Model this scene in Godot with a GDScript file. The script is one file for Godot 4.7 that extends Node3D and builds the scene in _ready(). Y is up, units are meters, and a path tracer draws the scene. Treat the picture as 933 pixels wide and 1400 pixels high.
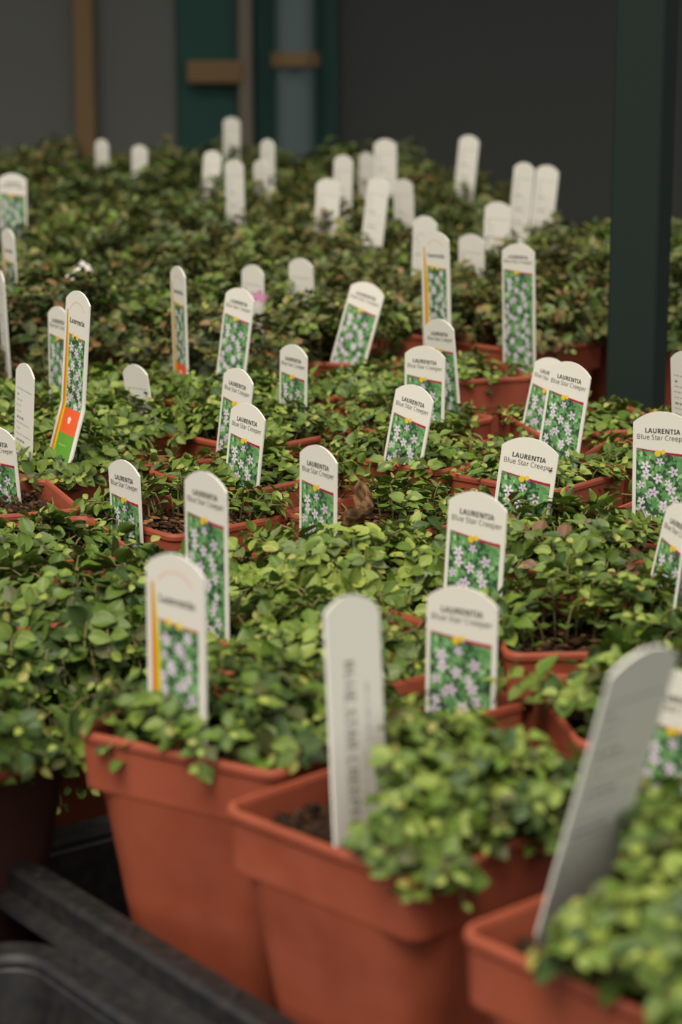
extends Node3D
# A nursery bench of potted creepers with plant labels. One unit is a metre; the camera looks along -z.

const RIM := 0.105         # height of an ordinary pot rim above the bench top
var M := {}                # materials
var TINT: Array = []       # leaf tones (sRGB)
var LEAVES: Array = []     # leaf meshes
var leaf_mats := {}        # leaf tone -> material
var rng := RandomNumberGenerator.new()
var taken := {}

# ---------------------------------------------------------------- helpers
func numbered(called: String) -> String:
	var n: int = taken.get(called, -1) + 1
	taken[called] = n
	return called if n == 0 else "%s_%03d" % [called, n]

func thing(called: String, label: String, category: String, at := Vector3.ZERO, turn := 0.0, group := "") -> Node3D:
	var o := Node3D.new()
	o.name = numbered(called)
	add_child(o, true)
	o.position = at
	o.rotation.y = turn
	tag(o, label, category, group)
	return o

func tag(o: Node, label: String, category: String, group := "") -> void:
	o.set_meta("label", label)
	o.set_meta("category", category)
	if group != "":
		o.set_meta("group", group)

func part(called: String, mesh: Mesh, mat: Material, parent: Node) -> MeshInstance3D:
	var o := MeshInstance3D.new()
	o.name = called if parent != self else numbered(called)
	o.mesh = mesh
	if mat:
		o.material_override = mat
	parent.add_child(o, true)
	return o

func mat(c: Color, rough := 0.7, spec := 0.5) -> StandardMaterial3D:
	var m := StandardMaterial3D.new()
	m.albedo_color = c
	m.roughness = rough
	m.metallic_specular = spec
	return m

func noise_tex(freq: float, lo: Color, hi: Color, s: int, size := 256, normal := false) -> NoiseTexture2D:
	var n := FastNoiseLite.new()
	n.noise_type = FastNoiseLite.TYPE_SIMPLEX_SMOOTH
	n.frequency = freq
	n.seed = s
	n.fractal_octaves = 4
	var t := NoiseTexture2D.new()
	t.width = size
	t.height = size
	t.seamless = true
	t.noise = n
	if normal:
		t.as_normal_map = true
		t.bump_strength = 6.0
	else:
		var g := Gradient.new()
		g.set_color(0, lo)
		g.set_color(1, hi)
		g.set_offset(0, 0.25)
		g.set_offset(1, 0.75)
		t.color_ramp = g
	return t

# a closed strip of rings; each ring is a PackedVector3Array of equal length; bands are flat across, smooth around
func bands(st: SurfaceTool, rings: Array, around := true) -> void:
	for i in rings.size() - 1:
		var a: PackedVector3Array = rings[i]
		var b: PackedVector3Array = rings[i + 1]
		var n := a.size()
		var nm := PackedVector3Array()
		for k in n:
			var t := a[(k + 1) % n] - a[(k + n - 1) % n]
			if t.length() < 1e-7:
				t = b[(k + 1) % n] - b[(k + n - 1) % n]
			nm.append((b[k] - a[k]).cross(t).normalized())
		for k in (n if around else n - 1):
			var l := (k + 1) % n
			for q in [[a, k], [b, l], [b, k], [a, k], [a, l], [b, l]]:
				st.set_normal(nm[q[1]])
				st.add_vertex(q[0][q[1]])

func rounded_square(half: float, r: float, y: float, half_z := -1.0) -> PackedVector3Array:
	var out := PackedVector3Array()
	var hz := half if half_z < 0 else half_z
	for c in 4:
		var cx: float = [1, -1, -1, 1][c] * (half - r)
		var cz: float = [1, 1, -1, -1][c] * (hz - r)
		for k in 7:
			var a := PI / 2 * c + PI / 2 * k / 6.0
			out.append(Vector3(cx + cos(a) * r, y, cz + sin(a) * r))
	return out

func box(st: SurfaceTool, lo: Vector3, hi: Vector3, bevel := 0.0015) -> void:
	var b := minf(bevel, minf(hi.x - lo.x, minf(hi.y - lo.y, hi.z - lo.z)) * 0.4)
	var c := (lo + hi) / 2
	var h := (hi - lo) / 2
	var faces := {}
	for ax in 3:
		for s in [-1, 1]:
			var u := (ax + 1) % 3
			var v := (ax + 2) % 3
			var q := []
			for e in [[-1, -1], [1, -1], [1, 1], [-1, 1]]:
				var p := Vector3.ZERO
				p[ax] = s * h[ax]
				p[u] = e[0] * (h[u] - b)
				p[v] = e[1] * (h[v] - b)
				q.append(c + p)
			quad(st, q[0], q[1], q[2], q[3], c)
	for ax in 3:   # edge chamfers along ax
		var u := (ax + 1) % 3
		var v := (ax + 2) % 3
		for su in [-1, 1]:
			for sv in [-1, 1]:
				var q := []
				for e in [[0, -1], [1, -1], [1, 1], [0, 1]]:
					var p := Vector3.ZERO
					p[ax] = e[1] * (h[ax] - b)
					p[u] = su * (h[u] - (b if e[0] == 0 else 0.0))
					p[v] = sv * (h[v] - (0.0 if e[0] == 0 else b))
					q.append(c + p)
				quad(st, q[0], q[1], q[2], q[3], c)
	for sx in [-1, 1]:
		for sy in [-1, 1]:
			for sz in [-1, 1]:
				var s := Vector3(sx, sy, sz)
				var p := [s * (h - Vector3(0, b, b)), s * (h - Vector3(b, 0, b)), s * (h - Vector3(b, b, 0))]
				tri(st, c + p[0], c + p[1], c + p[2], c)

func tri(st: SurfaceTool, a: Vector3, b: Vector3, d: Vector3, inside: Vector3) -> void:
	var n := (b - a).cross(d - a).normalized()
	if n.dot((a + b + d) / 3 - inside) < 0:
		n = -n
		for p in [a, b, d]:
			st.set_normal(n)
			st.add_vertex(p)
	else:
		for p in [a, d, b]:
			st.set_normal(n)
			st.add_vertex(p)

func quad(st: SurfaceTool, a: Vector3, b: Vector3, c: Vector3, d: Vector3, inside: Vector3) -> void:
	tri(st, a, b, c, inside)
	tri(st, a, c, d, inside)

func start() -> SurfaceTool:
	var st := SurfaceTool.new()
	st.begin(Mesh.PRIMITIVE_TRIANGLES)
	return st

func tube(st: SurfaceTool, pts: PackedVector3Array, r0: float, r1: float, sides := 4) -> void:
	var rings := []
	for i in pts.size():
		var t := (pts[mini(i + 1, pts.size() - 1)] - pts[maxi(i - 1, 0)]).normalized()
		var s := t.cross(Vector3(0.31, 0.2, 0.93)).normalized()
		var u := t.cross(s)
		var ring := PackedVector3Array()
		var r := lerpf(r0, r1, float(i) / (pts.size() - 1))
		for k in sides:
			var a := TAU * k / sides
			ring.append(pts[i] + (s * cos(a) + u * sin(a)) * r)
		rings.append(ring)
	bands(st, rings)

func box_mesh(lo: Vector3, hi: Vector3, bevel := 0.0015) -> ArrayMesh:
	var st := start()
	box(st, lo, hi, bevel)
	return st.commit()

# ---------------------------------------------------------------- leaves and plants
func leaf_mesh(wide: float, cup: float, curl: float, tip: float) -> ArrayMesh:
	var st := start()
	var rows := 6
	for i in rows + 1:
		var t := float(i) / rows
		var w := wide * pow(sin(PI * pow(t, 0.86)), 0.70) * (1.0 - tip * t * t)
		if i == 0:
			w = wide * 0.10
		if i == rows:
			w = 0.01
		for j in 5:
			var s := (j - 2) / 2.0
			var y := cup * s * s * w / wide - curl * t * t + 0.03 * sin(t * 9.0 + j)  * absf(s)
			if j == 2:
				y -= 0.025
			st.set_uv(Vector2(0.5 + s * 0.5, t))
			st.add_vertex(Vector3(s * w, y, t))
	for i in rows:
		for j in 4:
			var a := i * 5 + j
			for k in [a, a + 1, a + 6, a, a + 6, a + 5]:
				st.add_index(k)
	st.generate_normals()
	return st.commit()

func leaf_texture(rib: Color, margin: Color) -> ImageTexture:
	var im := Image.create(64, 64, false, Image.FORMAT_RGB8)
	var r := RandomNumberGenerator.new()
	r.seed = 5
	for y in 64:
		for x in 64:
			var s := absf(x - 31.5) / 31.5
			var v := 0.80 + 0.05 * sin(y * 0.9 + s * 7.0) + r.randf() * 0.07
			var c := Color(v, v, v * 0.97)
			c = c.lerp(rib, clampf(1.0 - s * 9.0, 0, 1) * 0.7)
			c = c.lerp(margin, smoothstep(0.80, 0.96, s) * 0.75)
			im.set_pixel(x, y, c)
	return ImageTexture.create_from_image(im)

func leaf_material(c: Color, copies := false) -> StandardMaterial3D:
	var key := "copies" if copies else c.to_html()
	if not leaf_mats.has(key):
		var m := mat(Color.WHITE if copies else c, 0.5, 0.42)
		m.albedo_texture = M.leaf_tex
		m.cull_mode = BaseMaterial3D.CULL_DISABLED
		m.vertex_color_use_as_albedo = copies
		m.backlight_enabled = true
		m.backlight = Color(0.26, 0.30, 0.14)
		leaf_mats[key] = m
	return leaf_mats[key]

# p: n shoots, h height, spread, size of leaves, half width, soil height, bare patches [x, z, r], tones (weights of TINT)
func grow(p: Dictionary) -> Dictionary:
	var leaves := []
	var st := start()
	var half: float = p.half
	var fringe: Array = p.fringe       # edges [x, z, count] over whose rim shoots hang
	var hung := []
	for f in fringe:
		for k in int(f[2]):
			hung.append([f[0], f[1]])
	for k in int(p.n) + hung.size():
		var hang := k >= int(p.n)
		var x := 0.0
		var z := 0.0
		for attempt in 12:
			x = rng.randf_range(-1, 1)
			z = rng.randf_range(-1, 1)
			var clear := true
			for b in p.bare:
				if Vector2(x - b[0], z - b[1]).length() < b[2]:
					clear = false
			if clear:
				break
		if hang:
			var f: Array = hung[k - int(p.n)]
			var along := rng.randf_range(-1, 1)
			x = f[0] * rng.randf_range(0.82, 0.98) if f[0] != 0 else along
			z = f[1] * rng.randf_range(0.82, 0.98) if f[1] != 0 else along
		var edge := minf(maxf(absf(x), absf(z)) * 0.75 + Vector2(x, z).length() * 0.25, 1.1)
		var out := Vector3(x + rng.randf_range(-0.5, 0.5), 0, z + rng.randf_range(-0.5, 0.5)).normalized()
		var tall: float = p.h * (1.0 - 0.30 * edge * edge) * rng.randf_range(0.65, 1.2)
		var lean: float = p.spread * (0.25 + pow(edge, 1.6)) * rng.randf_range(0.4, 1.25)
		var droop: float = p.droop * pow(edge, 3.0) * rng.randf_range(0.2, 1.3)
		if hang:
			out = (Vector3(hung[k - int(p.n)][0], 0, hung[k - int(p.n)][1]) + Vector3(rng.randf_range(-0.3, 0.3), 0, rng.randf_range(-0.3, 0.3))).normalized()
			tall = rng.randf_range(0.014, 0.022)
			lean = rng.randf_range(0.018, 0.034)
			droop = rng.randf_range(0.012, p.hang)
		var root := Vector3(x * half * 0.9, p.soil, z * half * 0.9)
		var side := Vector3(-out.z, 0, out.x) * rng.randf_range(-0.3, 0.3)
		var curve := PackedVector3Array()
		for i in 9:
			var t := i / 8.0
			curve.append(root + (out + side * t) * lean * pow(t, 1.5) + Vector3.UP * (tall * sin(t * PI * 0.5) - droop * pow(t, 2.5)))
		tube(st, PackedVector3Array([curve[0], curve[2], curve[4], curve[6], curve[8]]), 0.0007, 0.0004, 3)
		var length := 0.0
		for i in 8:
			length += curve[i].distance_to(curve[i + 1])
		var m := clampi(int(length / (p.size * 0.62)), 2, 10)
		var phase := rng.randf() * TAU
		var tone_bias := rng.randi_range(0, 99)
		for j in m + 1:
			var t := 0.16 + 0.84 * j / m
			var f := t * 8.0
			var i := mini(int(f), 7)
			var at := curve[i].lerp(curve[i + 1], f - i)
			var tan := (curve[i + 1] - curve[i]).normalized()
			var across := tan.cross(Vector3(0.2, 0.13, 0.97)).normalized()
			phase += PI / 2 + rng.randf_range(-0.35, 0.35)
			var last := j == m
			if t < 0.45 and not hang and rng.randf() < 0.5:
				continue
			for s in 2:
				var dir := across.rotated(tan, phase + PI * s + rng.randf_range(-0.25, 0.25))
				var lift := 0.75 if last else 0.22
				dir = (dir * Vector3(1, 0.45, 1)).normalized()
				var axis := (dir + tan * lift + Vector3.UP * rng.randf_range(-0.18, 0.22)).normalized()
				var face := (tan * 0.45 + Vector3.UP * 1.0 + out * edge * 0.45).normalized()
				var sz: float = p.size * (0.5 if last else 0.72 + 0.38 * sin(PI * minf(t * 0.95, 1.0))) * rng.randf_range(0.8, 1.2)
				var yb := (face - axis * face.dot(axis)).normalized()
				yb = yb.rotated(axis, rng.randf_range(-0.22, 0.22))
				var xb := yb.cross(axis)
				var pos := at + dir * 0.0012
				var tone: int
				var q := rng.randi_range(0, 99)
				if last and q < 70:
					tone = p.tip[rng.randi() % p.tip.size()]
				else:
					tone = p.tones[(q + tone_bias) / 2 % p.tones.size()]
				leaves.append([Transform3D(Basis(xb * sz, yb * sz, axis * sz), pos), tone, rng.randi() % LEAVES.size()])
	return {"leaves": leaves, "stems": st.commit()}

func plant(root: Node3D, p: Dictionary) -> void:
	var g := grow(p)
	var stems := part("stems", g.stems, M.stem, root)
	stems.set_meta("kind", "stuff")
	var towards := (Vector3(0, 0.42, 0.15) - root.position).normalized().rotated(Vector3.UP, -root.rotation.y)
	var leaves: Array = g.leaves
	for l in leaves:
		var o: Vector3 = l[0].origin - Vector3(0, p.soil, 0)
		l.append(o.y * 1.6 + o.dot(Vector3(towards.x, 0, towards.z).normalized()) * 0.55 + rng.randf() * 0.004)
	leaves.sort_custom(func(a, b): return a[3] > b[3])
	var single: int = mini(p.single, leaves.size())
	for i in single:
		var l = leaves[i]
		var o := part("leaf", LEAVES[l[2]], leaf_material(TINT[l[1]]), root)
		o.transform = l[0]
	for v in LEAVES.size():
		var rest := []
		for i in range(single, leaves.size()):
			if leaves[i][2] == v:
				rest.append(leaves[i])
		if rest.is_empty():
			continue
		var mm := MultiMesh.new()
		mm.transform_format = MultiMesh.TRANSFORM_3D
		mm.use_colors = true
		mm.mesh = LEAVES[v]
		mm.instance_count = rest.size()
		for i in rest.size():
			mm.set_instance_transform(i, rest[i][0])
			mm.set_instance_color(i, (TINT[rest[i][1]] as Color).srgb_to_linear())
		var o := MultiMeshInstance3D.new()
		o.name = "foliage"
		o.multimesh = mm
		o.material_override = leaf_material(Color.WHITE, true)
		o.set_meta("kind", "stuff")
		root.add_child(o, true)

# ---------------------------------------------------------------- pots
var pot_cache := {}
func pot_meshes(half: float, high: float, collar: float) -> Array:
	var key := "%.4f %.4f %.4f" % [half, high, collar]
	if pot_cache.has(key):
		return pot_cache[key]
	var h := half
	var c := minf(collar, high * 0.26)     # depth of the collar
	var st := start()
	var lower := high - c
	bands(st, [rounded_square(h * 0.20, h * 0.10, 0.0), rounded_square(h * 0.65, h * 0.20, 0.0), rounded_square(h * 0.67, h * 0.24, 0.0025),
		rounded_square(h * 0.954, h * 0.42, lower), rounded_square(h * 0.954, h * 0.42, lower + 0.001)])
	var body := st.commit()
	st = start()
	bands(st, [rounded_square(h * 0.90, h * 0.34, lower + 0.0012), rounded_square(h * 0.957, h * 0.15, lower), rounded_square(h * 0.962, h * 0.15, lower + 0.001),
		rounded_square(h * 0.978, h * 0.16, high - 0.0042), rounded_square(h * 0.998, h * 0.17, high - 0.0030), rounded_square(h, h * 0.17, high - 0.0012), rounded_square(h * 0.988, h * 0.165, high),
		rounded_square(h * 0.955, h * 0.155, high), rounded_square(h * 0.94, h * 0.15, high - 0.0015), rounded_square(h * 0.90, h * 0.15, high - c + 0.002), rounded_square(h * 0.84, h * 0.2, high - c - 0.012)])
	var rim := st.commit()
	# soil: an uneven square sheet
	st = start()
	var n := 18
	var noise := FastNoiseLite.new()
	noise.frequency = 0.16
	noise.seed = 11
	for i in n + 1:
		for j in n + 1:
			var u := i * 2.0 / n - 1
			var v := j * 2.0 / n - 1
			st.set_uv(Vector2(u, v) * 0.5)
			st.add_vertex(Vector3(u * h * 0.89, high - 0.010 + noise.get_noise_2d(i * 3.1, j * 3.1) * 0.006 + 0.0015 * sin(i * 12.9 + j * 78.2), v * h * 0.89))
	for i in n:
		for j in n:
			var a := i * (n + 1) + j
			for k in [a, a + n + 1, a + n + 2, a, a + n + 2, a + 1]:
				st.add_index(k)
	st.generate_normals()
	var soil := st.commit()
	pot_cache[key] = [body, rim, soil]
	return pot_cache[key]

func crumbs(root: Node3D, half: float, y: float, count: int, light: float) -> void:
	var mm := MultiMesh.new()
	mm.transform_format = MultiMesh.TRANSFORM_3D
	mm.use_colors = true
	mm.mesh = M.crumb_mesh
	mm.instance_count = count
	for i in count:
		var s := rng.randf_range(0.0006, 0.0017)
		var b := Basis.from_euler(Vector3(rng.randf() * TAU, rng.randf() * TAU, rng.randf() * TAU)).scaled(Vector3(s * rng.randf_range(0.8, 2.8), s * rng.randf_range(0.35, 1.0), s))
		mm.set_instance_transform(i, Transform3D(b, Vector3(rng.randf_range(-1, 1) * half * 0.84, y - 0.0085 + rng.randf() * 0.004, rng.randf_range(-1, 1) * half * 0.84)))
		var c := Color(0.16, 0.11, 0.08).lerp(Color(0.58, 0.42, 0.27), rng.randf() * rng.randf() * light)
		mm.set_instance_color(i, c.srgb_to_linear())
	var o := MultiMeshInstance3D.new()
	o.name = "soil_crumbs"
	o.multimesh = mm
	o.material_override = M.crumb
	o.set_meta("kind", "stuff")
	root.add_child(o, true)

func potted(label: String, x: float, d: float, deg: float, q: Dictionary) -> Node3D:
	var half: float = q.get("half", 0.043)
	var high: float = q.get("high", RIM)
	var t := thing("potted_creeper", label, "potted plant", Vector3(x, q.get("up", 0.0), -d), deg_to_rad(deg), q.get("group", ""))
	t.rotation.x = q.get("tip_x", 0.0)
	t.rotation.z = q.get("tip_z", 0.0)
	var m := pot_meshes(half, high, q.get("collar", 0.021))
	var pot := part("pot", m[0], M.pot_shaded if q.has("dark") else M.pot, t)
	part("rim", m[1], M.pot, pot)
	part("soil", m[2], M.soil, t)
	if q.get("crumbs", 420) > 0:
		crumbs(t, half, high, q.get("crumbs", 420), q.get("light", 0.8))
	plant(t, {"n": q.get("n", 75), "h": q.get("h", 0.03), "spread": q.get("spread", 0.016), "droop": q.get("droop", 0.006), "size": q.get("size", 0.0082), "half": half, "soil": high - 0.011,
		"bare": q.get("bare", []), "fringe": q.get("fringe", []), "hang": q.get("hang", 0.05), "single": q.get("single", 0), "tones": q.get("tones", [0, 0, 1, 1, 2, 3, 7, 5, 0, 1]), "tip": q.get("tip", [2, 4, 2, 8])})
	return t

# ---------------------------------------------------------------- plant labels
func ellipse(im: Image, cx: float, cy: float, rx: float, ry: float, a: float, c: Color, clip: Rect2i) -> void:
	var r := maxf(rx, ry)
	var ca := cos(a)
	var sa := sin(a)
	for y in range(maxi(clip.position.y, int(cy - r)), mini(clip.end.y, int(cy + r) + 1)):
		for x in range(maxi(clip.position.x, int(cx - r)), mini(clip.end.x, int(cx + r) + 1)):
			var u := ((x - cx) * ca + (y - cy) * sa) / rx
			var v := ((y - cy) * ca - (x - cx) * sa) / ry
			var e := u * u + v * v
			if e < 1.0:
				im.set_pixel(x, y, im.get_pixel(x, y).lerp(c, clampf((1.0 - e) * 4.0, 0, 1)))

func flower_photo(im: Image, clip: Rect2i, k: float, dense: float, s: int) -> void:   # k pixels per millimetre
	var r := RandomNumberGenerator.new()
	r.seed = s
	im.fill_rect(clip, Color8(48, 72, 52))
	var area := clip.size.x * clip.size.y / (k * k)
	for i in int(area * 0.6):
		var c := Color8(84, 134, 80).lerp(Color8(174, 210, 150), r.randf() * r.randf()).lerp(Color8(30, 46, 36), 0.7 if r.randf() < 0.27 else 0.0)
		ellipse(im, r.randf_range(clip.position.x, clip.end.x), r.randf_range(clip.position.y, clip.end.y), k * r.randf_range(1.0, 2.1), k * r.randf_range(0.55, 1.05), r.randf() * TAU, c, clip)
	var n := int(area * dense)
	for i in n:
		var f := (i + 0.5) / n
		var x := clip.position.x + clip.size.x * (0.42 + lerpf(0.30, 0.5, f) * sin(i * 2.4 + s))
		var y := clip.position.y + clip.size.y * (0.06 + 0.94 * pow(f, 0.8))
		var a := r.randf() * TAU
		var w := k * r.randf_range(1.9, 2.7)
		var c := Color8(200, 182, 204).lerp(Color8(226, 214, 226), r.randf())
		for p in 5:
			var b := a + TAU * p / 5
			ellipse(im, x + cos(b) * w * 0.60, y + sin(b) * w * 0.60, w * 0.50, w * 0.27, b, c, clip)
		ellipse(im, x, y, w * 0.22, w * 0.17, a, Color8(140, 112, 166), clip)

func label_texture(kind: String) -> ImageTexture:
	var w := 232
	var l := 880        # 8 pixels per millimetre: 29 mm by 110 mm
	var k := 8.0
	var cream := Color8(218, 214, 205)
	var im := Image.create(w, l, false, Image.FORMAT_RGB8)
	im.fill(cream)
	var r := RandomNumberGenerator.new()
	r.seed = kind.hash()
	if kind == "creeper":
		var clip := Rect2i(14, 146, w - 30, 560)
		flower_photo(im, clip, k, 0.027, 3)
		for x in range(clip.position.x, clip.end.x):      # the cream field ends in a swung edge under a crimson band
			var f := float(x - clip.position.x) / clip.size.x
			var edge := 146 + 10.0 * sin(f * PI * 0.5) + 4.0 * f
			for y in range(140, int(edge)):
				im.set_pixel(x, y, cream)
			var thick := 3.0 + 8.0 * f
			for y in range(int(edge), int(edge + thick)):
				im.set_pixel(x, y, Color8(160, 24, 58))
		var all := Rect2i(0, 0, w, l)
		ellipse(im, 98, 162, 13, 13, 0, Color8(222, 184, 44), all)
		ellipse(im, 119, 155, 10, 10, 0, Color8(226, 190, 60), all)
		ellipse(im, 127, 166, 7, 5, 0, Color8(96, 88, 150), all)
	elif kind == "striped":
		var clip := Rect2i(52, 196, w - 52 - 26, 314)
		flower_photo(im, clip, k, 0.034, 8)
		for y in range(90, l):
			var f := clampf((y - 90) / 200.0, 0, 1)
			for x in range(20, 20 + int(lerpf(6, 17, f))):
				im.set_pixel(x, y, Color8(208, 116, 44))
			for x in range(20 + int(lerpf(6, 17, f)), 20 + int(lerpf(12, 34, f))):
				im.set_pixel(x, y, Color8(206, 186, 28))
		for x in range(44, w - 26):
			var e := 196 + 9.0 * sin((x - 44) / 160.0 * PI * 0.5) - 6
			for y in range(190, int(e)):
				im.set_pixel(x, y, cream)
			for y in range(int(e), int(e) + 5):
				im.set_pixel(x, y, Color8(205, 104, 44))
		var all := Rect2i(0, 0, w, l)
		for c in [[88, 194], [130, 198]]:
			for p in 5:
				ellipse(im, c[0] + cos(p * 1.257) * 8, c[1] + sin(p * 1.257) * 8, 7, 5, p * 1.257, Color8(228, 204, 84), all)
		for i in 11:      # a faint arc of small print, too small to read
			var a := lerpf(-0.95, 0.95, i / 10.0)
			ellipse(im, w / 2.0 + sin(a) * 78, 118 - cos(a) * 68, 6.5, 3.4, a, Color8(216, 170, 140), all)
		im.fill_rect(Rect2i(54, 510, w - 54 - 26, 106), Color8(222, 92, 48))
		im.fill_rect(Rect2i(54, 616, w - 54 - 26, l - 616), Color8(94, 150, 52))
		for c in [[-9, -8], [0, -13], [9, -8], [-5, 3], [5, 3]]:
			ellipse(im, 120 + c[0], 562 + c[1], 6, 9, c[0] * 0.06, Color8(236, 214, 196), all)
		for i in 5:
			im.fill_rect(Rect2i(78 + i * 14, 664, 10, 5), Color8(150, 190, 110))
	elif kind == "lines":      # the back: rows of small print that cannot be read
		var y := 116.0
		var row := 0
		while y < 560:
			var x := 22.0 + r.randf_range(0, 12)
			var heavy := row % 4 == 1
			while x < w - 30:
				var e := r.randf_range(10, 34)
				im.fill_rect(Rect2i(int(x), int(y), int(minf(e, w - 24 - x)), 10 if heavy else 6), Color8(126, 122, 118) if heavy else Color8(164, 160, 154))
				x += e + 7
				if r.randf() < 0.12:
					break
			y += 25.0
			row += 1
	else:                      # the back with columns of print that run down the label
		for col in [[0.27, 7, 240, 520], [0.60, 8, 390, 560], [0.68, 12, 220, 360]]:
			var y: float = col[2]
			while y < col[3]:
				var e := r.randf_range(10, 34)
				im.fill_rect(Rect2i(int(w * col[0]), int(y), col[1], int(e)), Color8(176, 172, 168))
				y += e + 8
	return ImageTexture.create_from_image(im)

func label_body(wide: float, long: float, kink: float) -> ArrayMesh:
	# rows from the tip (y = 0) to the arched top (y = long): half widths, then front, back and edge surfaces
	var ys := [0.0, 0.004, 0.012, 0.022, 0.030, 0.040, 0.045, 0.048, 0.052]
	var rise := wide * 0.20
	var shoulder := long - rise
	for i in range(1, 5):
		ys.append(lerpf(0.052, shoulder, i / 4.0))
	for i in range(1, 9):
		ys.append(shoulder + rise * sin(PI / 2 * i / 8.0))
	var hw := []
	for y in ys:
		var w := wide / 2
		if y > shoulder:
			var rr := (wide * wide / 4 + rise * rise) / (2 * rise)
			w = maxf(0.0004, sqrt(maxf(0.0, rr * rr - pow(rr - rise + y - shoulder, 2.0))))
		elif y < 0.022:
			w = lerpf(0.12, 1.0, pow(y / 0.022, 0.7)) * wide / 2
		hw.append(w)
	var th := 0.0004
	var am := ArrayMesh.new()
	var bend := func(y: float) -> float: return kink * maxf(0.0, 0.048 - y)
	for s in 2:
		var st := start()
		var z := th if s == 0 else -th
		for i in ys.size():
			for j in 3:
				var x: float = (j - 1) * hw[i]
				st.set_uv(Vector2(0.5 + x / wide * (1 if s == 0 else -1), 1.0 - ys[i] / long))
				st.add_vertex(Vector3(x, ys[i], z + bend.call(ys[i])))
		for i in ys.size() - 1:
			for j in 2:
				var a := i * 3 + j
				for k in ([a, a + 3, a + 4, a, a + 4, a + 1] if s == 0 else [a, a + 4, a + 3, a, a + 1, a + 4]):
					st.add_index(k)
		st.generate_normals()
		st.commit(am)
	var st := start()
	for e in [-1, 1]:
		for i in ys.size() - 1:
			var zb: float = bend.call(ys[i])
			var zt: float = bend.call(ys[i + 1])
			quad(st, Vector3(e * hw[i], ys[i], zb - th), Vector3(e * hw[i], ys[i], zb + th), Vector3(e * hw[i + 1], ys[i + 1], zt + th), Vector3(e * hw[i + 1], ys[i + 1], zt - th), Vector3(0, ys[i] - 0.01, zb))
	st.commit(am)
	return am

func lettering(text: String, size: float, bold := false, serif := false) -> TextMesh:
	var f := SystemFont.new()
	f.font_names = PackedStringArray(["Droid Serif" if serif else "Droid Sans"])
	f.font_weight = 700 if bold else 400
	var t := TextMesh.new()
	t.text = text
	t.font = f
	t.font_size = 32
	t.pixel_size = size / 32.0
	t.depth = 0.00006
	t.curve_step = 1.2
	t.horizontal_alignment = HORIZONTAL_ALIGNMENT_CENTER
	return t

const LONG := 0.11
var label_parts := {}
func plant_label(at: Array, kind: String, back: String, turned: bool, label: String, kink := 0.0, narrow := 1.0) -> Node3D:
	var base := Vector3(at[0], at[1], at[2])
	var top := Vector3(at[3], at[4], at[2] - at[6])
	var up := (top - base).normalized()
	var yaw := deg_to_rad(at[5])
	var across := Vector3(cos(yaw), 0, -sin(yaw))
	across = (across - up * across.dot(up)).normalized()
	if turned:
		across = -across
	var t := thing("plant_label", label, "plant label")
	t.transform = Transform3D(Basis(across, up, across.cross(up)), top - up * LONG)
	var key := "%s %.2f %.2f" % [kind, kink, narrow]
	if not label_parts.has(key):
		label_parts[key] = label_body(0.029 * narrow, LONG, kink)
	var b := part("stake", label_parts[key], null, t)
	b.set_surface_override_material(0, M["label_" + kind])
	b.set_surface_override_material(1, M["label_" + back])
	b.set_surface_override_material(2, M.label_edge)
	if kind == "creeper":
		var a := part("lettering", M.text_name, M.ink, t)
		a.position = Vector3(0, LONG - 0.0094, 0.00046)
		a = part("lettering", M.text_kind, M.ink_soft, t)
		a.position = Vector3(0, LONG - 0.0126, 0.00046)
	elif kind == "striped":
		var a := part("lettering", M.text_script, M.ink, t)
		a.position = Vector3(0.0008, LONG - 0.0166, 0.00046)
	if back == "columns":
		var a := part("lettering", M.text_column, M.ink_soft, t)
		a.transform = Transform3D(Basis(Vector3(0, -1, 0), Vector3(-1, 0, 0), Vector3(0, 0, -1)), Vector3(0.0032, LONG - 0.046, -0.00046))
	return t

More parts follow.
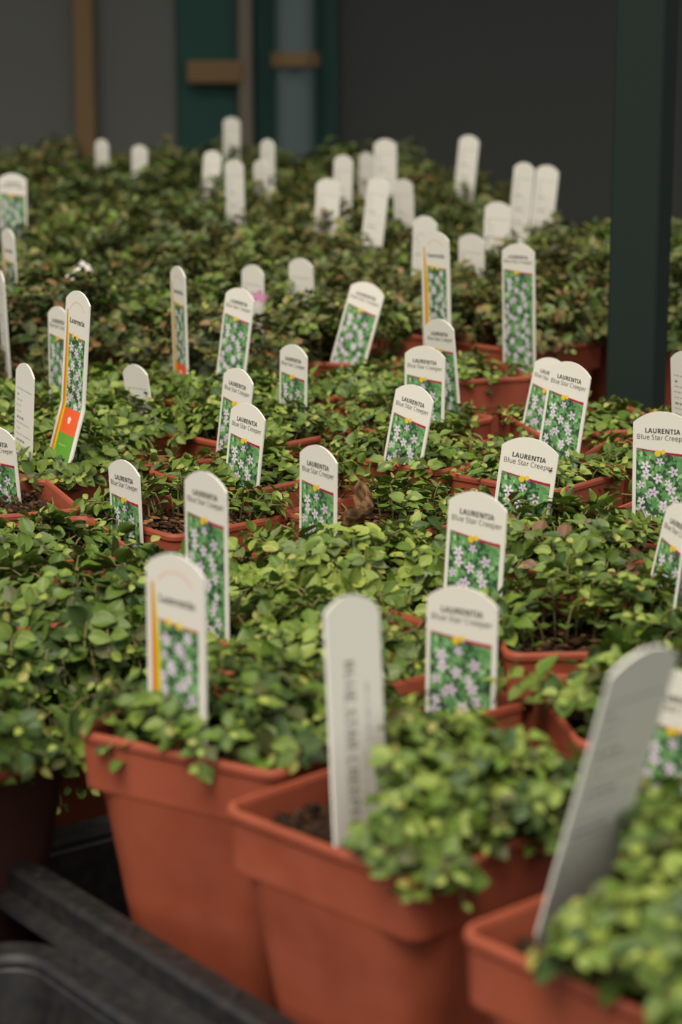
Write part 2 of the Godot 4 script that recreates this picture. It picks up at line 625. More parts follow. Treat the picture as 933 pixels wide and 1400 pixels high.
# ---------------------------------------------------------------- the place
func make_materials() -> void:
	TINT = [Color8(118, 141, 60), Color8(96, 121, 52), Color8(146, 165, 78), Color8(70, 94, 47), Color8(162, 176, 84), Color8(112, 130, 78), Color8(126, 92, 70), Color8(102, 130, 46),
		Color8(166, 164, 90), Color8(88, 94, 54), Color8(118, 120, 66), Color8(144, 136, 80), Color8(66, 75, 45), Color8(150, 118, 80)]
	M.leaf_tex = leaf_texture(Color(0.98, 1.0, 0.88), Color(1.0, 1.0, 0.86))
	LEAVES = [leaf_mesh(0.36, 0.10, 0.14, 0.22), leaf_mesh(0.40, 0.16, 0.05, 0.10), leaf_mesh(0.33, 0.06, 0.24, 0.32)]
	M.stem = mat(Color8(112, 104, 58), 0.7)
	var pot := mat(Color.WHITE, 0.52, 0.45)
	pot.albedo_texture = noise_tex(0.012, Color8(144, 70, 48), Color8(158, 80, 56), 3)
	pot.uv1_triplanar = true
	pot.uv1_world_triplanar = true
	pot.uv1_scale = Vector3(9, 9, 9)
	pot.roughness_texture = noise_tex(0.03, Color(0.42, 0.42, 0.42), Color(0.66, 0.66, 0.66), 5)
	pot.roughness = 1.0
	M.pot = pot
	M.pot_shaded = mat(Color8(62, 36, 30), 0.6, 0.4)  # pot brown darkened to stand for shade on the low pot's side
	var soil := mat(Color.WHITE, 0.95, 0.2)
	soil.albedo_texture = noise_tex(0.08, Color8(38, 29, 24), Color8(84, 62, 46), 9)
	soil.uv1_triplanar = true
	soil.uv1_scale = Vector3(20, 20, 20)
	soil.normal_enabled = true
	soil.normal_texture = noise_tex(0.1, Color.BLACK, Color.WHITE, 12, 256, true)
	M.soil = soil
	M.crumb = mat(Color.WHITE, 0.9, 0.25)
	M.crumb.vertex_color_use_as_albedo = true
	var sp := SphereMesh.new()
	sp.radius = 1.0
	sp.height = 2.0
	sp.radial_segments = 5
	sp.rings = 2
	M.crumb_mesh = sp
	for k in ["creeper", "striped", "lines", "columns"]:
		var m := mat(Color.WHITE, 0.45, 0.4)
		m.albedo_texture = label_texture(k)
		m.texture_repeat = false
		M["label_" + k] = m
	M.label_edge = mat(Color8(232, 230, 222), 0.5)
	M.ink = mat(Color8(52, 50, 46), 0.6, 0.2)
	M.ink_soft = mat(Color8(92, 90, 80), 0.6, 0.2)
	M.text_name = lettering("LAURENTIA", 0.0031, true)
	M.text_kind = lettering("Blue Star Creeper", 0.0030)
	M.text_script = lettering("Laurentia", 0.0036, true, true)
	M.text_column = lettering("BLUE STAR CREEPER", 0.0058)
	var black := mat(Color.WHITE, 0.5, 0.45)
	black.albedo_texture = noise_tex(0.03, Color8(22, 22, 23), Color8(38, 36, 34), 21)
	black.uv1_triplanar = true
	black.uv1_scale = Vector3(14, 14, 14)
	M.black = black
	M.bench = mat(Color8(42, 42, 41), 0.85, 0.2)
	M.post = mat(Color8(31, 42, 38), 0.6, 0.3)
	M.slate = mat(Color8(66, 67, 65), 0.8, 0.2)
	M.sheet = mat(Color8(92, 92, 88), 0.6, 0.3)
	M.teal = mat(Color8(38, 68, 62), 0.6, 0.3)
	M.wood = mat(Color8(118, 95, 68), 0.75, 0.2)
	M.pipe = mat(Color8(84, 98, 98), 0.35, 0.5)
	M.floor = mat(Color8(80, 78, 74), 0.9, 0.2)
	M.petal_pink = mat(Color8(150, 84, 124), 0.6)
	M.blossom = blossom_mesh()
	M.petal = mat(Color8(230, 228, 222), 0.6)

func blossom_mesh() -> ArrayMesh:
	var st := start()
	for p in 5:
		var a := TAU * p / 5
		var o := Vector3(cos(a), 0, sin(a))
		var s := Vector3(-o.z, 0, o.x)
		var c := [Vector3.ZERO, o * 0.004 + s * 0.0022 + Vector3.UP * 0.001, o * 0.0075 + Vector3.UP * 0.0004, o * 0.004 - s * 0.0022 + Vector3.UP * 0.001]
		quad(st, c[0], c[1], c[2], c[3], Vector3(0, -0.01, 0))
	return st.commit()

# a nursery carry tray: four rim strips with a skirt, walls and a ribbed floor; u along the rotated x, from 0 to lx, 0 to lz
func carry_tray(label: String, at: Vector3, deg: float, lx: float, lz: float, high: float) -> void:
	var t := thing("carry_tray", label, "plant tray", at, deg_to_rad(deg))
	var st := start()
	box(st, Vector3(0, 0, 0), Vector3(lx, 0.0012, lz), 0.0003)
	for i in range(1, 12):
		box(st, Vector3(lx * i / 12.0 - 0.0007, 0.0012, 0.004), Vector3(lx * i / 12.0 + 0.0007, 0.0018, lz - 0.004), 0.0001)
	part("tray_floor", st.commit(), M.black, t)
	# wall, flat rim and skirt as one swept section round a rounded rectangle
	var rings := []
	for s in [[-0.002, 0.0], [0.002, high - 0.003], [0.0035, high - 0.0008], [0.0125, high - 0.0002], [0.0145, high - 0.002], [0.0150, high - 0.009], [0.0205, high - 0.0105], [0.0215, high - 0.0130], [0.0195, high - 0.0125], [0.0138, high - 0.0115], [0.0128, high - 0.003], [0.0035, high - 0.0035], [0.001, high - 0.006], [-0.004, 0.0012]]:
		var ring := rounded_square(lx / 2 + s[0], 0.012 + maxf(s[0], 0.0), s[1], lz / 2 + s[0])
		for k in ring.size():
			ring[k] += Vector3(lx / 2, 0, lz / 2)
		rings.append(ring)
	st = start()
	bands(st, rings)
	part("tray_rim", st.commit(), M.black, t)
	# raised rings moulded into the rim
	for i in 5:
		var torus := TorusMesh.new()
		torus.inner_radius = 0.0021
		torus.outer_radius = 0.0032
		torus.rings = 20
		torus.ring_segments = 6
		var o := part("moulded_ring", torus, M.black, t)
		o.position = Vector3(0.022 + i * 0.062, high - 0.0002, lz + 0.0082)
		o.scale = Vector3(1, 0.45, 1)

func _ready() -> void:
	rng.seed = 20240
	# camera
	var cam := Camera3D.new()
	cam.name = "camera"
	add_child(cam)
	cam.position = Vector3(0, RIM + 0.247, 0)
	cam.rotation = Vector3(-atan(700.0 / 3000.0), 0, 0)
	cam.near = 0.02
	cam.far = 60.0
	var lens := CameraAttributesPhysical.new()
	lens.frustum_focal_length = 51.43
	lens.frustum_focus_distance = 1.10
	lens.frustum_near = 0.02
	lens.frustum_far = 60.0
	lens.exposure_aperture = 7.3
	cam.attributes = lens
	cam.current = true
	# sky, light, exposure
	var env := Environment.new()
	var sky := Sky.new()
	var sm := ProceduralSkyMaterial.new()
	sm.sky_top_color = Color(0.84, 0.85, 0.84)
	sm.sky_horizon_color = Color(0.66, 0.67, 0.66)
	sm.ground_bottom_color = Color(0.10, 0.10, 0.09)
	sm.ground_horizon_color = Color(0.22, 0.22, 0.20)
	sm.sun_angle_max = 1.0
	sky.sky_material = sm
	env.background_mode = Environment.BG_SKY
	env.sky = sky
	env.tonemap_mode = Environment.TONE_MAPPER_LINEAR
	env.tonemap_exposure = 1.35
	env.sdfgi_enabled = true
	env.ssao_enabled = true
	env.ssil_enabled = true
	var we := WorldEnvironment.new()
	we.name = "world_environment"
	we.environment = env
	add_child(we)
	var sun := DirectionalLight3D.new()
	sun.name = "bright_cloud"
	sun.light_color = Color(1.0, 0.96, 0.90)
	sun.light_energy = 0.85
	sun.light_angular_distance = 38.0
	sun.shadow_enabled = true
	add_child(sun)
	sun.look_at_from_position(Vector3(-0.6, 3.0, 1.35), Vector3.ZERO)

	make_materials()
	setting()
	pots()
	labels()
	small_things()

func struct_box(called: String, lo: Vector3, hi: Vector3, m: Material) -> MeshInstance3D:
	var o := part(called, box_mesh(lo, hi, 0.004), m, self)
	o.set_meta("kind", "structure")
	return o

func setting() -> void:
	var o := struct_box("floor", Vector3(-4, -0.86, -3.6), Vector3(4, -0.78, 2.5), M.floor)
	o.set_meta("label", "dark floor beneath the plant bench")
	o = struct_box("wall_back", Vector3(-4, -0.78, -3.70), Vector3(4, 2.4, -3.60), M.slate)
	o.set_meta("label", "dark slate grey wall behind the bench")
	o = struct_box("added_roof", Vector3(-4, 2.4, -3.70), Vector3(4, 2.46, -1.9), M.slate)  # unseen slab, added to keep skylight off the back plants and wall
	o.set_meta("label", "unseen roof slab added to darken the back of the bench")
	# boards and pipe on the back wall
	tag(part("wall_sheet", box_mesh(Vector3(-2.4, -0.78, -3.598), Vector3(-0.262, 2.2, -3.585), 0.003), M.sheet, self), "large greyish brown sheet panel on the back wall, left of the teal board", "panel")
	tag(part("wooden_batten", box_mesh(Vector3(-0.425, -0.78, -3.585), Vector3(-0.393, 2.3, -3.560), 0.003), M.wood, self), "upright pale wooden batten in front of the greyish brown sheet", "batten")
	tag(part("teal_board", box_mesh(Vector3(-0.262, -0.78, -3.598), Vector3(-0.006, 2.2, -3.575), 0.003), M.teal, self), "dark teal painted board behind the grey blue pipe", "board")
	tag(part("wooden_rail", box_mesh(Vector3(-0.245, 0.222, -3.575), Vector3(-0.155, 0.258, -3.550), 0.003), M.wood, self), "short pale wooden rail fixed level on the teal board", "rail")
	tag(part("upright_strip", box_mesh(Vector3(-0.163, -0.78, -3.575), Vector3(-0.140, 2.2, -3.553), 0.003), mat(Color8(104, 94, 82), 0.7), self), "narrow brown upright strip between wooden rail and pipe", "strip")
	var t := thing("drain_pipe", "grey blue drain pipe standing in front of the teal board", "pipe", Vector3(-0.072, -0.78, -3.535))
	var cyl := CylinderMesh.new()
	cyl.top_radius = 0.032
	cyl.bottom_radius = 0.032
	cyl.height = 3.0
	cyl.radial_segments = 28
	var p := part("pipe", cyl, M.pipe, t)
	p.position.y = 1.5
	var st := start()
	bands(st, [rounded_square(0.034, 0.030, 1.030), rounded_square(0.039, 0.034, 1.030), rounded_square(0.039, 0.034, 1.052), rounded_square(0.034, 0.030, 1.052)])
	box(st, Vector3(-0.02, 1.030, 0.036), Vector3(0.02, 1.052, 0.052))
	part("pipe_bracket", st.commit(), M.wood, t)
	# bench
	t = thing("plant_bench", "dark plant bench carrying all the trays and pots", "bench", Vector3(0, -0.03, 0))
	for i in 9:
		part("bench_board", box_mesh(Vector3(-1.3, 0, -2.9 + i * 0.30), Vector3(1.3, 0.03, -2.9 + i * 0.30 + 0.296), 0.003), M.bench, t)
	for x in [-1.2, 1.2]:
		for z in [-2.8, -0.35]:
			part("leg", box_mesh(Vector3(x - 0.03, -0.75, z - 0.03), Vector3(x + 0.03, 0, z + 0.03), 0.004), M.bench, t)
	# the green post standing on the bench
	t = thing("green_post", "dark green square steel post rising from the bench at right", "post", Vector3(0.199, 0, -1.46), deg_to_rad(-24))
	part("post", box_mesh(Vector3(-0.0165, 0.006, -0.0165), Vector3(0.0165, 2.4, 0.0165), 0.0015), M.post, t)
	part("foot_plate", box_mesh(Vector3(-0.026, 0, -0.026), Vector3(0.026, 0.006, 0.026), 0.0012), M.post, t)
	carry_tray("black plastic carry tray under the three nearest pots", Vector3(-0.120, 0, -0.760) - Vector3(sin(deg_to_rad(-53.0)), 0, cos(deg_to_rad(-53.0))) * 0.150 + Vector3(0.004, 0, -0.006), -53.0, 0.43, 0.150, 0.045)
	carry_tray("empty low black plastic tray at the bottom left corner", Vector3(-0.1108, 0.0, -0.7044), -53.0, 0.30, 0.15, 0.032)

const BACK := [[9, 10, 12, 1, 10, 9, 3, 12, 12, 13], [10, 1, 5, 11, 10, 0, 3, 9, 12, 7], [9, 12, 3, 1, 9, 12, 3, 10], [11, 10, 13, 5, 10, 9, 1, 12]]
var placed: Array = []
func put(label: String, x: float, d: float, deg: float, q := {}) -> void:
	placed.append(Vector2(x, d))
	if not q.has("single"):
		q.single = 60 if d < 0.7 else 120 if d < 0.9 else 200 if d < 1.25 else 70 if d < 1.5 else 20
	potted(label, x, d, deg, q)

func pots() -> void:
	# nearest tray
	put("near left pot full of creeper with an orange-striped label at its rim", -0.034, 0.735, -32, {"up": 0.0015, "n": 95, "h": 0.027, "tones": [1, 3, 7, 1, 9, 3, 0, 1],  "spread": 0.013, "droop": 0.004, "size": 0.0082})
	put("large near pot with bare soil at its left corner and white label back", 0.022, 0.648, -45, {"up": 0.0015, "n": 165, "h": 0.034, "spread": 0.015, "droop": 0.010, "light": 0.35, "size": 0.0080, "tones": [1, 3, 0, 1, 7, 0, 2, 9], "bare": [[-0.8, 0.5, 0.9], [-0.3, -1.0, 0.55], [0.12, 0.9, 0.42]]})
	put("nearest pot at the bottom right with a grey leaning label back", 0.091, 0.551, -48, {"up": 0.0015, "n": 140, "h": 0.040, "spread": 0.015, "light": 0.35, "tones": [1, 3, 0, 1, 7, 0, 2, 9], "size": 0.0092, "bare": [[-0.95, 0.4, 0.8], [-0.5, 0.5, 0.6]]})
	put("small square pot of bare soil holding one creeper label", 0.0345, 0.762, -52, {"half": 0.024, "n": 5, "h": 0.008, "size": 0.006, "spread": 0.006, "bare": [[0.3, 0, 0.7]], "crumbs": 120})
	put("pot with loose creeper shoots behind the grey leaning label back", 0.115, 0.755, 8, {"half": 0.040, "n": 62, "h": 0.026, "spread": 0.022, "tones": [1, 3, 0, 1, 7, 0, 2, 9],  "size": 0.0100, "bare": [[-0.6, 0.9, 0.4]]})
	put("pot hidden behind the nearest pot's foliage at the right edge", 0.150, 0.668, -45, {"n": 80, "h": 0.03})
	put("pot between the tall creeper label and the small square pot", -0.006, 0.848, -50, {"half": 0.042, "n": 95, "h": 0.021, "spread": 0.020, "droop": 0.012, "fringe": [[1, 0, 26], [0, 1, 26]], "hang": 0.04, "bare": [[0.8, -0.6, 0.4]], "crumbs": 800, "light": 1.0})
	put("pot with dark soil along its front rim below the bushiest creeper", 0.103, 0.862, 5, {"n": 80, "h": 0.026, "spread": 0.020, "size": 0.0092, "bare": [[-0.35, 1.0, 0.75]]})
	put("dense bright creeper pot in the middle, before the curled dead leaf", 0.0, 0.955, -48, {"n": 110, "h": 0.024, "spread": 0.024, "droop": 0.015, "fringe": [[1, 0, 30], [0, 1, 30]], "hang": 0.045, "tones": [0, 2, 0, 2, 1, 4, 7, 5, 0, 2],  "bare": [[-0.95, -0.9, 0.5]]})
	put("bushy creeper pot with the short wide tilted label", 0.100, 0.985, -35, {"n": 110, "h": 0.028, "spread": 0.024, "droop": 0.010, "tones": [0, 0, 1, 1, 2, 3, 7, 5, 0, 6]})
	put("creeper pot before the green post with the wide label", 0.178, 1.052, -35, {"n": 85, "h": 0.024, "bare": [[-0.6, 0.1, 0.45]]})
	put("creeper pot at the right picture edge below the wide label's pot", 0.205, 0.930, -40, {"n": 85, "h": 0.026})
	# left tray
	put("pot with bare soil inside its back rim at the left edge", -0.184, 1.091, -69, {"n": 26, "h": 0.014, "spread": 0.016, "bare": [[-0.35, -0.35, 1.15]], "crumbs": 420})
	put("left bushy creeper pot beside the label at the rim, middle of its row", -0.148, 0.998, -69, {"n": 120, "h": 0.017, "spread": 0.022, "droop": 0.02, "tones": [1, 3, 7, 1, 9, 3, 0, 1],  "size": 0.0092})
	put("left bushy creeper pot nearest the orange-striped front label", -0.112, 0.905, -69, {"n": 120, "h": 0.022, "spread": 0.026, "droop": 0.02, "fringe": [[1, 0, 60], [0, 1, 20]], "hang": 0.075, "tones": [1, 3, 7, 1, 9, 3, 0, 1],  "size": 0.0094})
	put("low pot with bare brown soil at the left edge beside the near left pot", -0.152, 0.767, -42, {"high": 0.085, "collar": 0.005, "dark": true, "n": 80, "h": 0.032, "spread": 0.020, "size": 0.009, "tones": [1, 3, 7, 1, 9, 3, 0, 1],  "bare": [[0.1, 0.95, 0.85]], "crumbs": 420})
	# middle rows
	put("sparse creeper pot with brown crumbs between two labels, left of the middle", -0.075, 1.060, -50, {"half": 0.037, "n": 48, "h": 0.024, "spread": 0.014, "bare": [[0.55, 0.35, 0.95]], "crumbs": 800, "light": 1.2})
	put("sparse creeper pot holding the curled dead leaf", 0.025, 1.060, -45, {"half": 0.040, "n": 62, "h": 0.022, "spread": 0.014, "bare": [[-0.5, 0.6, 0.75]], "crumbs": 900, "light": 1.3})
	put("creeper pot with a label at its front corner rim, left of the long rim", -0.050, 1.160, -45, {"half": 0.040, "n": 90, "h": 0.020, "bare": [[0.9, 0.7, 0.4]]})
	put("creeper pot behind the long rim with the frontmost of three overlapping labels", 0.048, 1.215, -41, {"n": 100, "h": 0.020, "spread": 0.008, "droop": 0.0})
	put("smaller creeper pot right of the long rim, holding the overlapping pair's front label", 0.106, 1.156, -41, {"half": 0.036, "n": 80, "h": 0.017, "spread": 0.006, "droop": 0.0})
	put("creeper pot with a plain rim between overlapping pair and wide label", 0.178, 1.200, -24, {"half": 0.040, "n": 80, "h": 0.014, "spread": 0.008, "droop": 0.0})
	put("creeper pot of the tall kinked striped label", -0.152, 1.190, -50, {"n": 95, "h": 0.022})
	put("creeper pot holding the two rear ones of three overlapping labels", 0.035, 1.315, -45, {"n": 95, "h": 0.018, "spread": 0.010, "droop": 0.0})
	put("creeper pot with the slim upright label", -0.050, 1.275, -45, {"n": 100, "h": 0.024})
	put("creeper pot with the short sunken label back", -0.140, 1.290, -45, {"n": 100, "h": 0.026})
	put("creeper pot cut by the left edge behind the white label back", -0.225, 1.240, -45, {"n": 90, "h": 0.022})
	put("tipped creeper pot showing its side, below the overlapping pair of labels", 0.147, 1.310, -76, {"n": 85, "h": 0.016, "spread": 0.008, "droop": 0.0})
	put("creeper pot right of the green post's foot", 0.225, 1.290, -12, {"n": 85, "h": 0.016, "spread": 0.010, "droop": 0.0})
	put("creeper pot behind the leaning label left of the middle", -0.060, 1.385, -45, {"n": 95, "h": 0.024})
	put("creeper pot just before the strongly leaning label's rim", 0.020, 1.420, -45, {"n": 95, "h": 0.020})
	put("creeper pot of the thin striped label seen edge-on", -0.155, 1.395, -45, {"n": 95, "h": 0.026})
	put("creeper pot at the left edge beneath the label sliver", -0.235, 1.345, -45, {"n": 90, "h": 0.026})
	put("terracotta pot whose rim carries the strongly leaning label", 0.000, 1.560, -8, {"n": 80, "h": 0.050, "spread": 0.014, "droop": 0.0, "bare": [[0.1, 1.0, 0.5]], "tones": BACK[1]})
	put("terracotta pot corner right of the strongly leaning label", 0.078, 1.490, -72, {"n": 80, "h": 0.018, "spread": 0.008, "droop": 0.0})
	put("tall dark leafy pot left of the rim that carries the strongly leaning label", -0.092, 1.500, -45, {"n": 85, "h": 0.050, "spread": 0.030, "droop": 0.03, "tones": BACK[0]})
	# the taller, darker plants at the back: nothing in the photograph tells these apart
	for i in range(-12, 13):
		for j in range(-12, 13):
			var x := (i + j) * 0.0695 + rng.randf_range(-0.006, 0.006)
			var d := 1.62 + (j - i) * 0.0695 + rng.randf_range(-0.006, 0.006)
			if d < 1.44 or d > (2.80 if x < 0.09 else 2.48) or absf(x) > 0.157 * d + 0.07 or (x > 0.16 and d > 2.12):
				continue
			if d < 1.57 and x > 0.06 and x < 0.32:
				continue
			if Vector2(x + 0.155, d - 1.95).length() < 0.05 or Vector2(x + 0.28, d - 2.25).length() < 0.06 or Vector2(x + 0.21, d - 1.80).length() < 0.05:
				continue
			var free := Vector2(x, d).distance_to(Vector2(0.199, 1.46)) > 0.075
			for o in placed:
				if (o as Vector2).distance_to(Vector2(x, d)) < 0.088:
					free = false
			if free:
				var tall := rng.randf_range(0.042, 0.064) + clampf((d - 1.6) * 0.02, 0, 0.02)
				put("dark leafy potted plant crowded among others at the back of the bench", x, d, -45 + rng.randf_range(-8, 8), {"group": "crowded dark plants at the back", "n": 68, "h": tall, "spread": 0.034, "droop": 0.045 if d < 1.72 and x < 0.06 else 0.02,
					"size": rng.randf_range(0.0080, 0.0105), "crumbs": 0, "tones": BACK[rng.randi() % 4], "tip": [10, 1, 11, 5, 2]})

func labels() -> void:
	plant_label([-0.0562, 0.1050, -0.7175, -0.0559, 0.1699, -43, 0.000], "striped", "lines", false, "orange-striped flower label upright at the front rim of the nearest left pot", 0.0, 1.0)
	plant_label([0.0069, 0.0890, -0.6366, 0.0031, 0.1728, 52, 0.019], "creeper", "columns", true, "white label back with print running down it, at the large near pot", 0.0, 0.92)
	plant_label([0.0614, 0.0980, -0.5636, 0.0793, 0.1897, 42, -0.022], "creeper", "lines", true, "large blurred grey label back leaning right in the nearest pot", 0.0, 0.92)
	plant_label([0.1062, 0.1050, -0.6605, 0.1066, 0.1464, -42, 0.000], "creeper", "lines", false, "flower label half hidden behind the grey leaning label back", 0.0, 1.0)
	plant_label([0.0435, 0.1050, -0.7622, 0.0438, 0.1466, -32, 0.000], "creeper", "lines", false, "creeper label standing in the small square pot with bare soil", 0.0, 1.0)
	plant_label([0.0544, 0.1050, -0.8815, 0.0568, 0.1547, -38, 0.000], "creeper", "lines", false, "leaning creeper label just behind the small pot's label", 0.0, 1.0)
	plant_label([-0.0533, 0.0990, -0.8453, -0.0534, 0.1710, -52, 0.000], "creeper", "lines", false, "tall creeper label just behind the orange-striped label at the near left pot", 0.0, 1.0)
	plant_label([-0.0106, 0.1150, -0.9831, -0.0102, 0.1538, -54, 0.000], "creeper", "lines", false, "creeper label beside the curled dead brown leaf", 0.0, 1.0)
	plant_label([-0.1036, 0.0930, -1.0349, -0.1048, 0.1362, -54, 0.000], "creeper", "lines", false, "creeper label just behind the bushy left planter's rim", 0.0, 1.0)
	plant_label([-0.1785, 0.1050, -1.1262, -0.1805, 0.1351, -42, 0.000], "creeper", "lines", false, "creeper label cut by the left picture edge behind a bare-soiled rim", 0.0, 1.0)
	plant_label([-0.0524, 0.1010, -1.1230, -0.0477, 0.1477, -50, 0.000], "creeper", "lines", false, "creeper label leaning right at the front corner rim left of the curled leaf", 0.0, 1.0)
	var flecked := plant_label([0.0869, 0.1170, -1.0225, 0.0908, 0.1494, -26, 0.000], "creeper", "lines", false, "short wide creeper label tilted right and sunk deep in foliage", 0.0, 1.0)
	plant_label([0.1535, 0.1150, -1.0234, 0.1527, 0.1620, -25, 0.000], "creeper", "lines", false, "wide creeper label facing straight out before the green post", 0.0, 1.0)
	plant_label([0.1190, 0.1050, -1.1826, 0.1261, 0.1599, -46, 0.000], "creeper", "lines", false, "front one of two overlapping creeper labels leaning right near the green post", 0.0, 1.0)
	plant_label([0.1177, 0.1050, -1.2780, 0.1255, 0.1466, -51, 0.000], "creeper", "lines", false, "rear one of two overlapping creeper labels leaning right near the green post", 0.0, 1.0)
	plant_label([0.0339, 0.1050, -1.1787, 0.0412, 0.1477, -46, 0.000], "creeper", "lines", false, "frontmost of three overlapping creeper labels above the long rim, leaning right", 0.0, 1.0)
	plant_label([0.0492, 0.1050, -1.2780, 0.0496, 0.1540, -38, 0.000], "creeper", "lines", false, "middle one of three overlapping creeper labels above the long rim", 0.0, 1.0)
	plant_label([0.0652, 0.1050, -1.3426, 0.0601, 0.1608, -55, 0.000], "creeper", "lines", false, "rearmost and narrowest of three overlapping creeper labels, below the orange-striped one", 0.0, 1.0)
	plant_label([0.0658, 0.1350, -1.4919, 0.0637, 0.1994, -52, 0.000], "striped", "lines", false, "orange-striped flower label far back above three overlapping creeper labels", 0.0, 1.0)
	plant_label([-0.0709, 0.1150, -1.3864, -0.0633, 0.1741, -49, 0.000], "creeper", "lines", false, "creeper label leaning right behind a lower upright one, left of the middle", 0.0, 1.0)
	plant_label([-0.0602, 0.1150, -1.1942, -0.0558, 0.1544, -54, 0.000], "creeper", "lines", false, "upright creeper label directly behind the label at the corner rim", 0.0, 1.0)
	plant_label([-0.0291, 0.1100, -1.3105, -0.0284, 0.1498, -55, 0.000], "creeper", "lines", false, "slim upright creeper label between the corner rim label and the strongly leaning one", 0.0, 1.0)
	plant_label([0.0049, 0.1050, -1.5177, 0.0200, 0.1609, -35, 0.000], "creeper", "lines", false, "strongly right-leaning creeper label at the edge of a terracotta rim", 0.0, 1.0)
	plant_label([0.1239, 0.1350, -1.5166, 0.1224, 0.1883, -44, 0.000], "creeper", "lines", false, "upright faded creeper label among dark foliage behind the overlapping pair", 0.0, 1.0)
	plant_label([-0.1457, 0.1170, -1.1598, -0.1391, 0.2017, -58, 0.000], "striped", "lines", false, "tall kinked orange-striped label with orange and green foot at left", 0.22, 1.0)
	plant_label([-0.1755, 0.1200, -1.3518, -0.1750, 0.1672, -57, 0.000], "creeper", "lines", false, "creeper label half hidden behind the tall kinked striped one", 0.0, 1.0)
	plant_label([-0.1730, 0.1170, -1.1719, -0.1704, 0.1609, -63, 0.000], "creeper", "lines", true, "white label back with rows of print near the left edge", 0.0, 1.0)
	plant_label([-0.1224, 0.1170, -1.3092, -0.1251, 0.1380, -54, 0.000], "creeper", "lines", true, "short white label back sunk in foliage right of the tall kinked label", 0.0, 1.0)
	plant_label([-0.1055, 0.1400, -1.4244, -0.1062, 0.1836, -67, 0.000], "striped", "lines", false, "thin orange-striped label edge-on in the dark foliage left of the middle", 0.0, 1.0)
	plant_label([-0.0654, 0.1380, -1.6216, -0.0652, 0.1613, -54, 0.000], "creeper", "lines", true, "small round white label top alone in dark foliage, left one of two", 0.0, 1.0)
	plant_label([-0.0294, 0.1380, -1.6424, -0.0304, 0.1638, -51, 0.000], "creeper", "lines", true, "small round white label top alone in dark foliage, right one of two", 0.0, 1.0)
	plant_label([-0.3004, 0.1550, -2.0175, -0.2996, 0.1982, -22, 0.000], "creeper", "lines", false, "wide blurred flower label at the far left edge of the picture, topmost there", 0.0, 1.0)
	plant_label([-0.2461, 0.1450, -1.6307, -0.2473, 0.1874, -63, 0.000], "striped", "lines", false, "blurred striped label at the left edge below the wide far one", 0.0, 1.0)
	plant_label([-0.2286, 0.1450, -1.4745, -0.2296, 0.1747, -72, 0.000], "creeper", "lines", true, "thin white label sliver at the very left edge above the white label back", 0.0, 1.0)
	plant_label([-0.2786, 0.1650, -2.5854, -0.2788, 0.1945, -53, 0.000], "creeper", "lines", true, "leftmost white label on the skyline of the far foliage", 0.0, 1.0)
	plant_label([-0.2300, 0.1650, -2.5283, -0.2295, 0.1914, -48, 0.000], "creeper", "lines", true, "short white label second from left on the far foliage skyline", 0.0, 1.0)
	plant_label([-0.1335, 0.1650, -2.7077, -0.1330, 0.2134, -44, 0.000], "creeper", "lines", true, "topmost tall white label far back before the teal board", 0.0, 1.0)
	plant_label([-0.1381, 0.1550, -2.3235, -0.1336, 0.1984, -48, 0.000], "creeper", "lines", true, "far white label leaning right, just left below the topmost one", 0.0, 1.0)
	plant_label([-0.1001, 0.1550, -2.0882, -0.1009, 0.2057, -51, 0.000], "creeper", "lines", true, "long far white label directly below the topmost one", 0.0, 1.0)
	plant_label([-0.0772, 0.1650, -2.3225, -0.0768, 0.2105, -58, 0.000], "creeper", "lines", true, "upper one of a staggered pair of far white labels before the pipe", 0.0, 1.0)
	plant_label([-0.0807, 0.1550, -2.2451, -0.0818, 0.1947, -59, 0.000], "creeper", "lines", true, "lower one of a staggered pair of far white labels before the pipe", 0.0, 1.0)
	plant_label([-0.0130, 0.1550, -2.0107, -0.0110, 0.1941, -42, 0.000], "creeper", "lines", true, "broad bright white label far back in the middle, low in its cluster", 0.0, 1.0)
	plant_label([0.0011, 0.1550, -2.1406, 0.0025, 0.2063, -52, 0.000], "creeper", "lines", true, "far white label just right behind the broad bright one", 0.0, 1.0)
	plant_label([0.0270, 0.1650, -2.3708, 0.0270, 0.1937, -60, 0.000], "creeper", "lines", true, "smallest white label on the far skyline, left of the broad tall one", 0.0, 1.0)
	plant_label([0.0465, 0.1650, -2.3225, 0.0463, 0.2105, -37, 0.000], "creeper", "lines", true, "broad tall white label on the far skyline in the middle", 0.0, 1.0)
	plant_label([0.0289, 0.1550, -1.9514, 0.0339, 0.1994, -51, 0.000], "creeper", "lines", true, "greyish far label leaning right beneath the broad tall skyline one", 0.0, 1.0)
	plant_label([0.0593, 0.1550, -2.0665, 0.0577, 0.1890, -53, 0.000], "creeper", "lines", true, "short far white label right beside the greyish leaning one", 0.0, 1.0)
	plant_label([0.1302, 0.1650, -2.3225, 0.1349, 0.2143, -48, 0.000], "creeper", "lines", true, "lone white label leaning right on the far skyline against the dark wall", 0.0, 1.0)
	plant_label([0.1660, 0.1550, -2.0452, 0.1698, 0.2061, -55, 0.000], "creeper", "lines", true, "left one of two far white labels near the green post, slimmer", 0.0, 1.0)
	plant_label([0.1942, 0.1550, -2.1178, 0.1982, 0.1981, -47, 0.000], "creeper", "lines", true, "right one of two far white labels near the green post, wider", 0.0, 1.0)
	plant_label([0.1350, 0.1550, -1.9015, 0.1358, 0.1827, -43, 0.000], "creeper", "lines", true, "low round white label top below the lone skyline label", 0.0, 1.0)
	plant_label([0.0658, 0.1500, -1.7378, 0.0666, 0.1863, -53, 0.000], "creeper", "lines", true, "white label directly behind the far orange-striped one", 0.0, 1.0)
	plant_label([0.1052, 0.1500, -1.7682, 0.1049, 0.1688, -49, 0.000], "creeper", "lines", true, "lowest round white label top, right of the far orange-striped label", 0.0, 1.0)
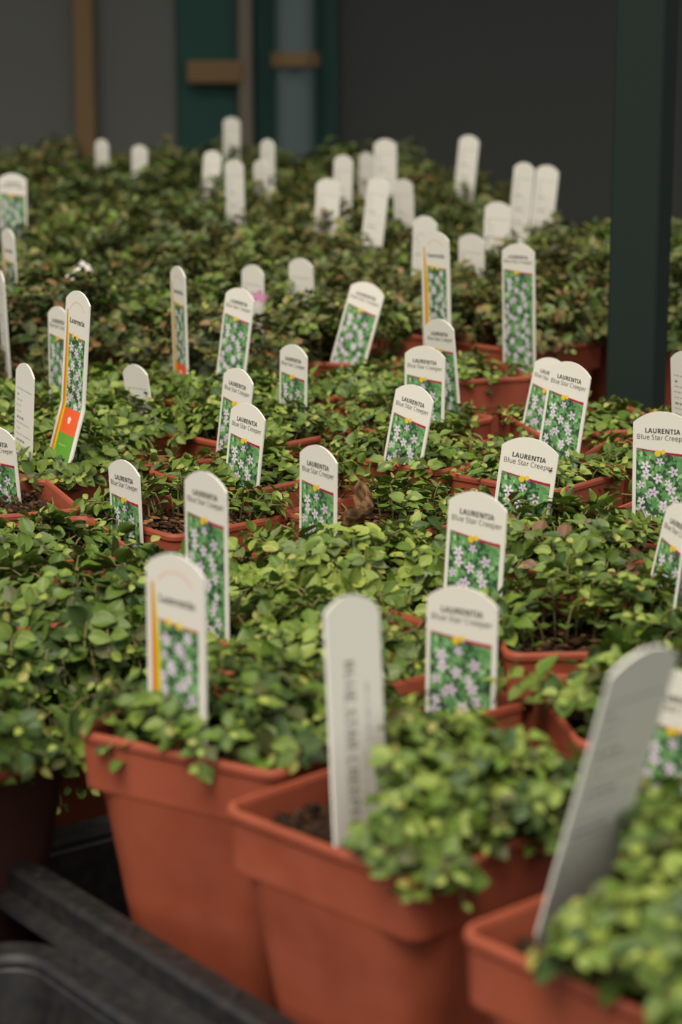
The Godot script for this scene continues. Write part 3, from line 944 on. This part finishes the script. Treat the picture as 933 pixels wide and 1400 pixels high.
	plant_label([0.1374, 0.1050, -0.9011, 0.1453, 0.1449, -71, 0.000], "creeper", "lines", false, "thin leaning label seen edge-on at the right picture edge, rear of two", 0.0, 1.0)
	plant_label([0.1355, 0.1050, -0.8530, 0.1406, 0.1530, 72, 0.000], "creeper", "lines", false, "flower label cut by the right picture edge, front of two", 0.0, 1.0)
	plant_label([0.1936, 0.1250, -1.2068, 0.1915, 0.1622, -64, 0.000], "creeper", "lines", true, "white label sliver at the right edge behind the wide creeper label", 0.0, 1.0)
	# the small dark fleck at the end of the lettering on the short wide label
	var fleck := SphereMesh.new()
	fleck.radius = 0.0009
	fleck.height = 0.0011
	fleck.radial_segments = 10
	fleck.rings = 5
	var o := part("dark_fleck", fleck, M.ink, flecked)
	o.position = Vector3(0.0116, LONG - 0.0134, 0.0006)
	o.rotation.z = 0.3
	o.scale = Vector3(1.1, 0.75, 0.5)

func small_things() -> void:
	# the curled dead leaf
	var st := start()
	var n := 10
	for i in n + 1:
		var t := float(i) / n
		var w := 0.013 * pow(sin(PI * clampf(t, 0.03, 0.98)), 0.7)
		for j in 7:
			var s := (j - 3) / 3.0
			st.set_uv(Vector2(0.5 + s * 0.5, t))
			st.add_vertex(Vector3(s * w * (1.0 - 0.45 * absf(s)), 0.008 * s * s + 0.004 * sin(t * 7.0) + 0.0016 * sin(t * 23.0 + s * 7.0), t * 0.036 - 0.018))
	for i in n:
		for j in 6:
			var a := i * 7 + j
			for k in [a, a + 1, a + 8, a, a + 8, a + 7]:
				st.add_index(k)
	st.generate_normals()
	var m := mat(Color.WHITE, 0.8, 0.25)
	m.albedo_texture = noise_tex(0.05, Color8(86, 62, 42), Color8(150, 116, 82), 31, 128)
	m.cull_mode = BaseMaterial3D.CULL_DISABLED
	var o := part("dead_leaf", st.commit(), m, self)
	o.position = Vector3(0.009, RIM + 0.0035, -1.028)
	o.rotation = Vector3(deg_to_rad(-40), deg_to_rad(150), deg_to_rad(-38))
	tag(o, "curled dead brown leaf lying on the soil behind the dense creeper", "dead leaf")
	# blossoms among the far foliage, each a part of the plant it grows on
	for f in [[0.142, 1.80, 0.152, 0], [0.150, 1.82, 0.155, 0], [0.138, 1.79, 0.147, 0], [-0.202, 1.66, 0.150, 0], [-0.195, 1.67, 0.154, 0], [0.062, 1.56, 0.120, 1], [-0.06, 1.60, 0.140, 1]]:
		var best: Node3D = null
		for c in get_children():
			if str(c.name).begins_with("potted_creeper") and (best == null or Vector2(c.position.x - f[0], -c.position.z - f[1]).length() < Vector2(best.position.x - f[0], -best.position.z - f[1]).length()):
				best = c
		var b := part("blossom", M.blossom, M.petal if f[3] == 0 else M.petal_pink, best)
		b.position = best.to_local(Vector3(f[0], f[2], -f[1]))
		b.rotation = Vector3(0.7, rng.randf() * 3.0, 0)
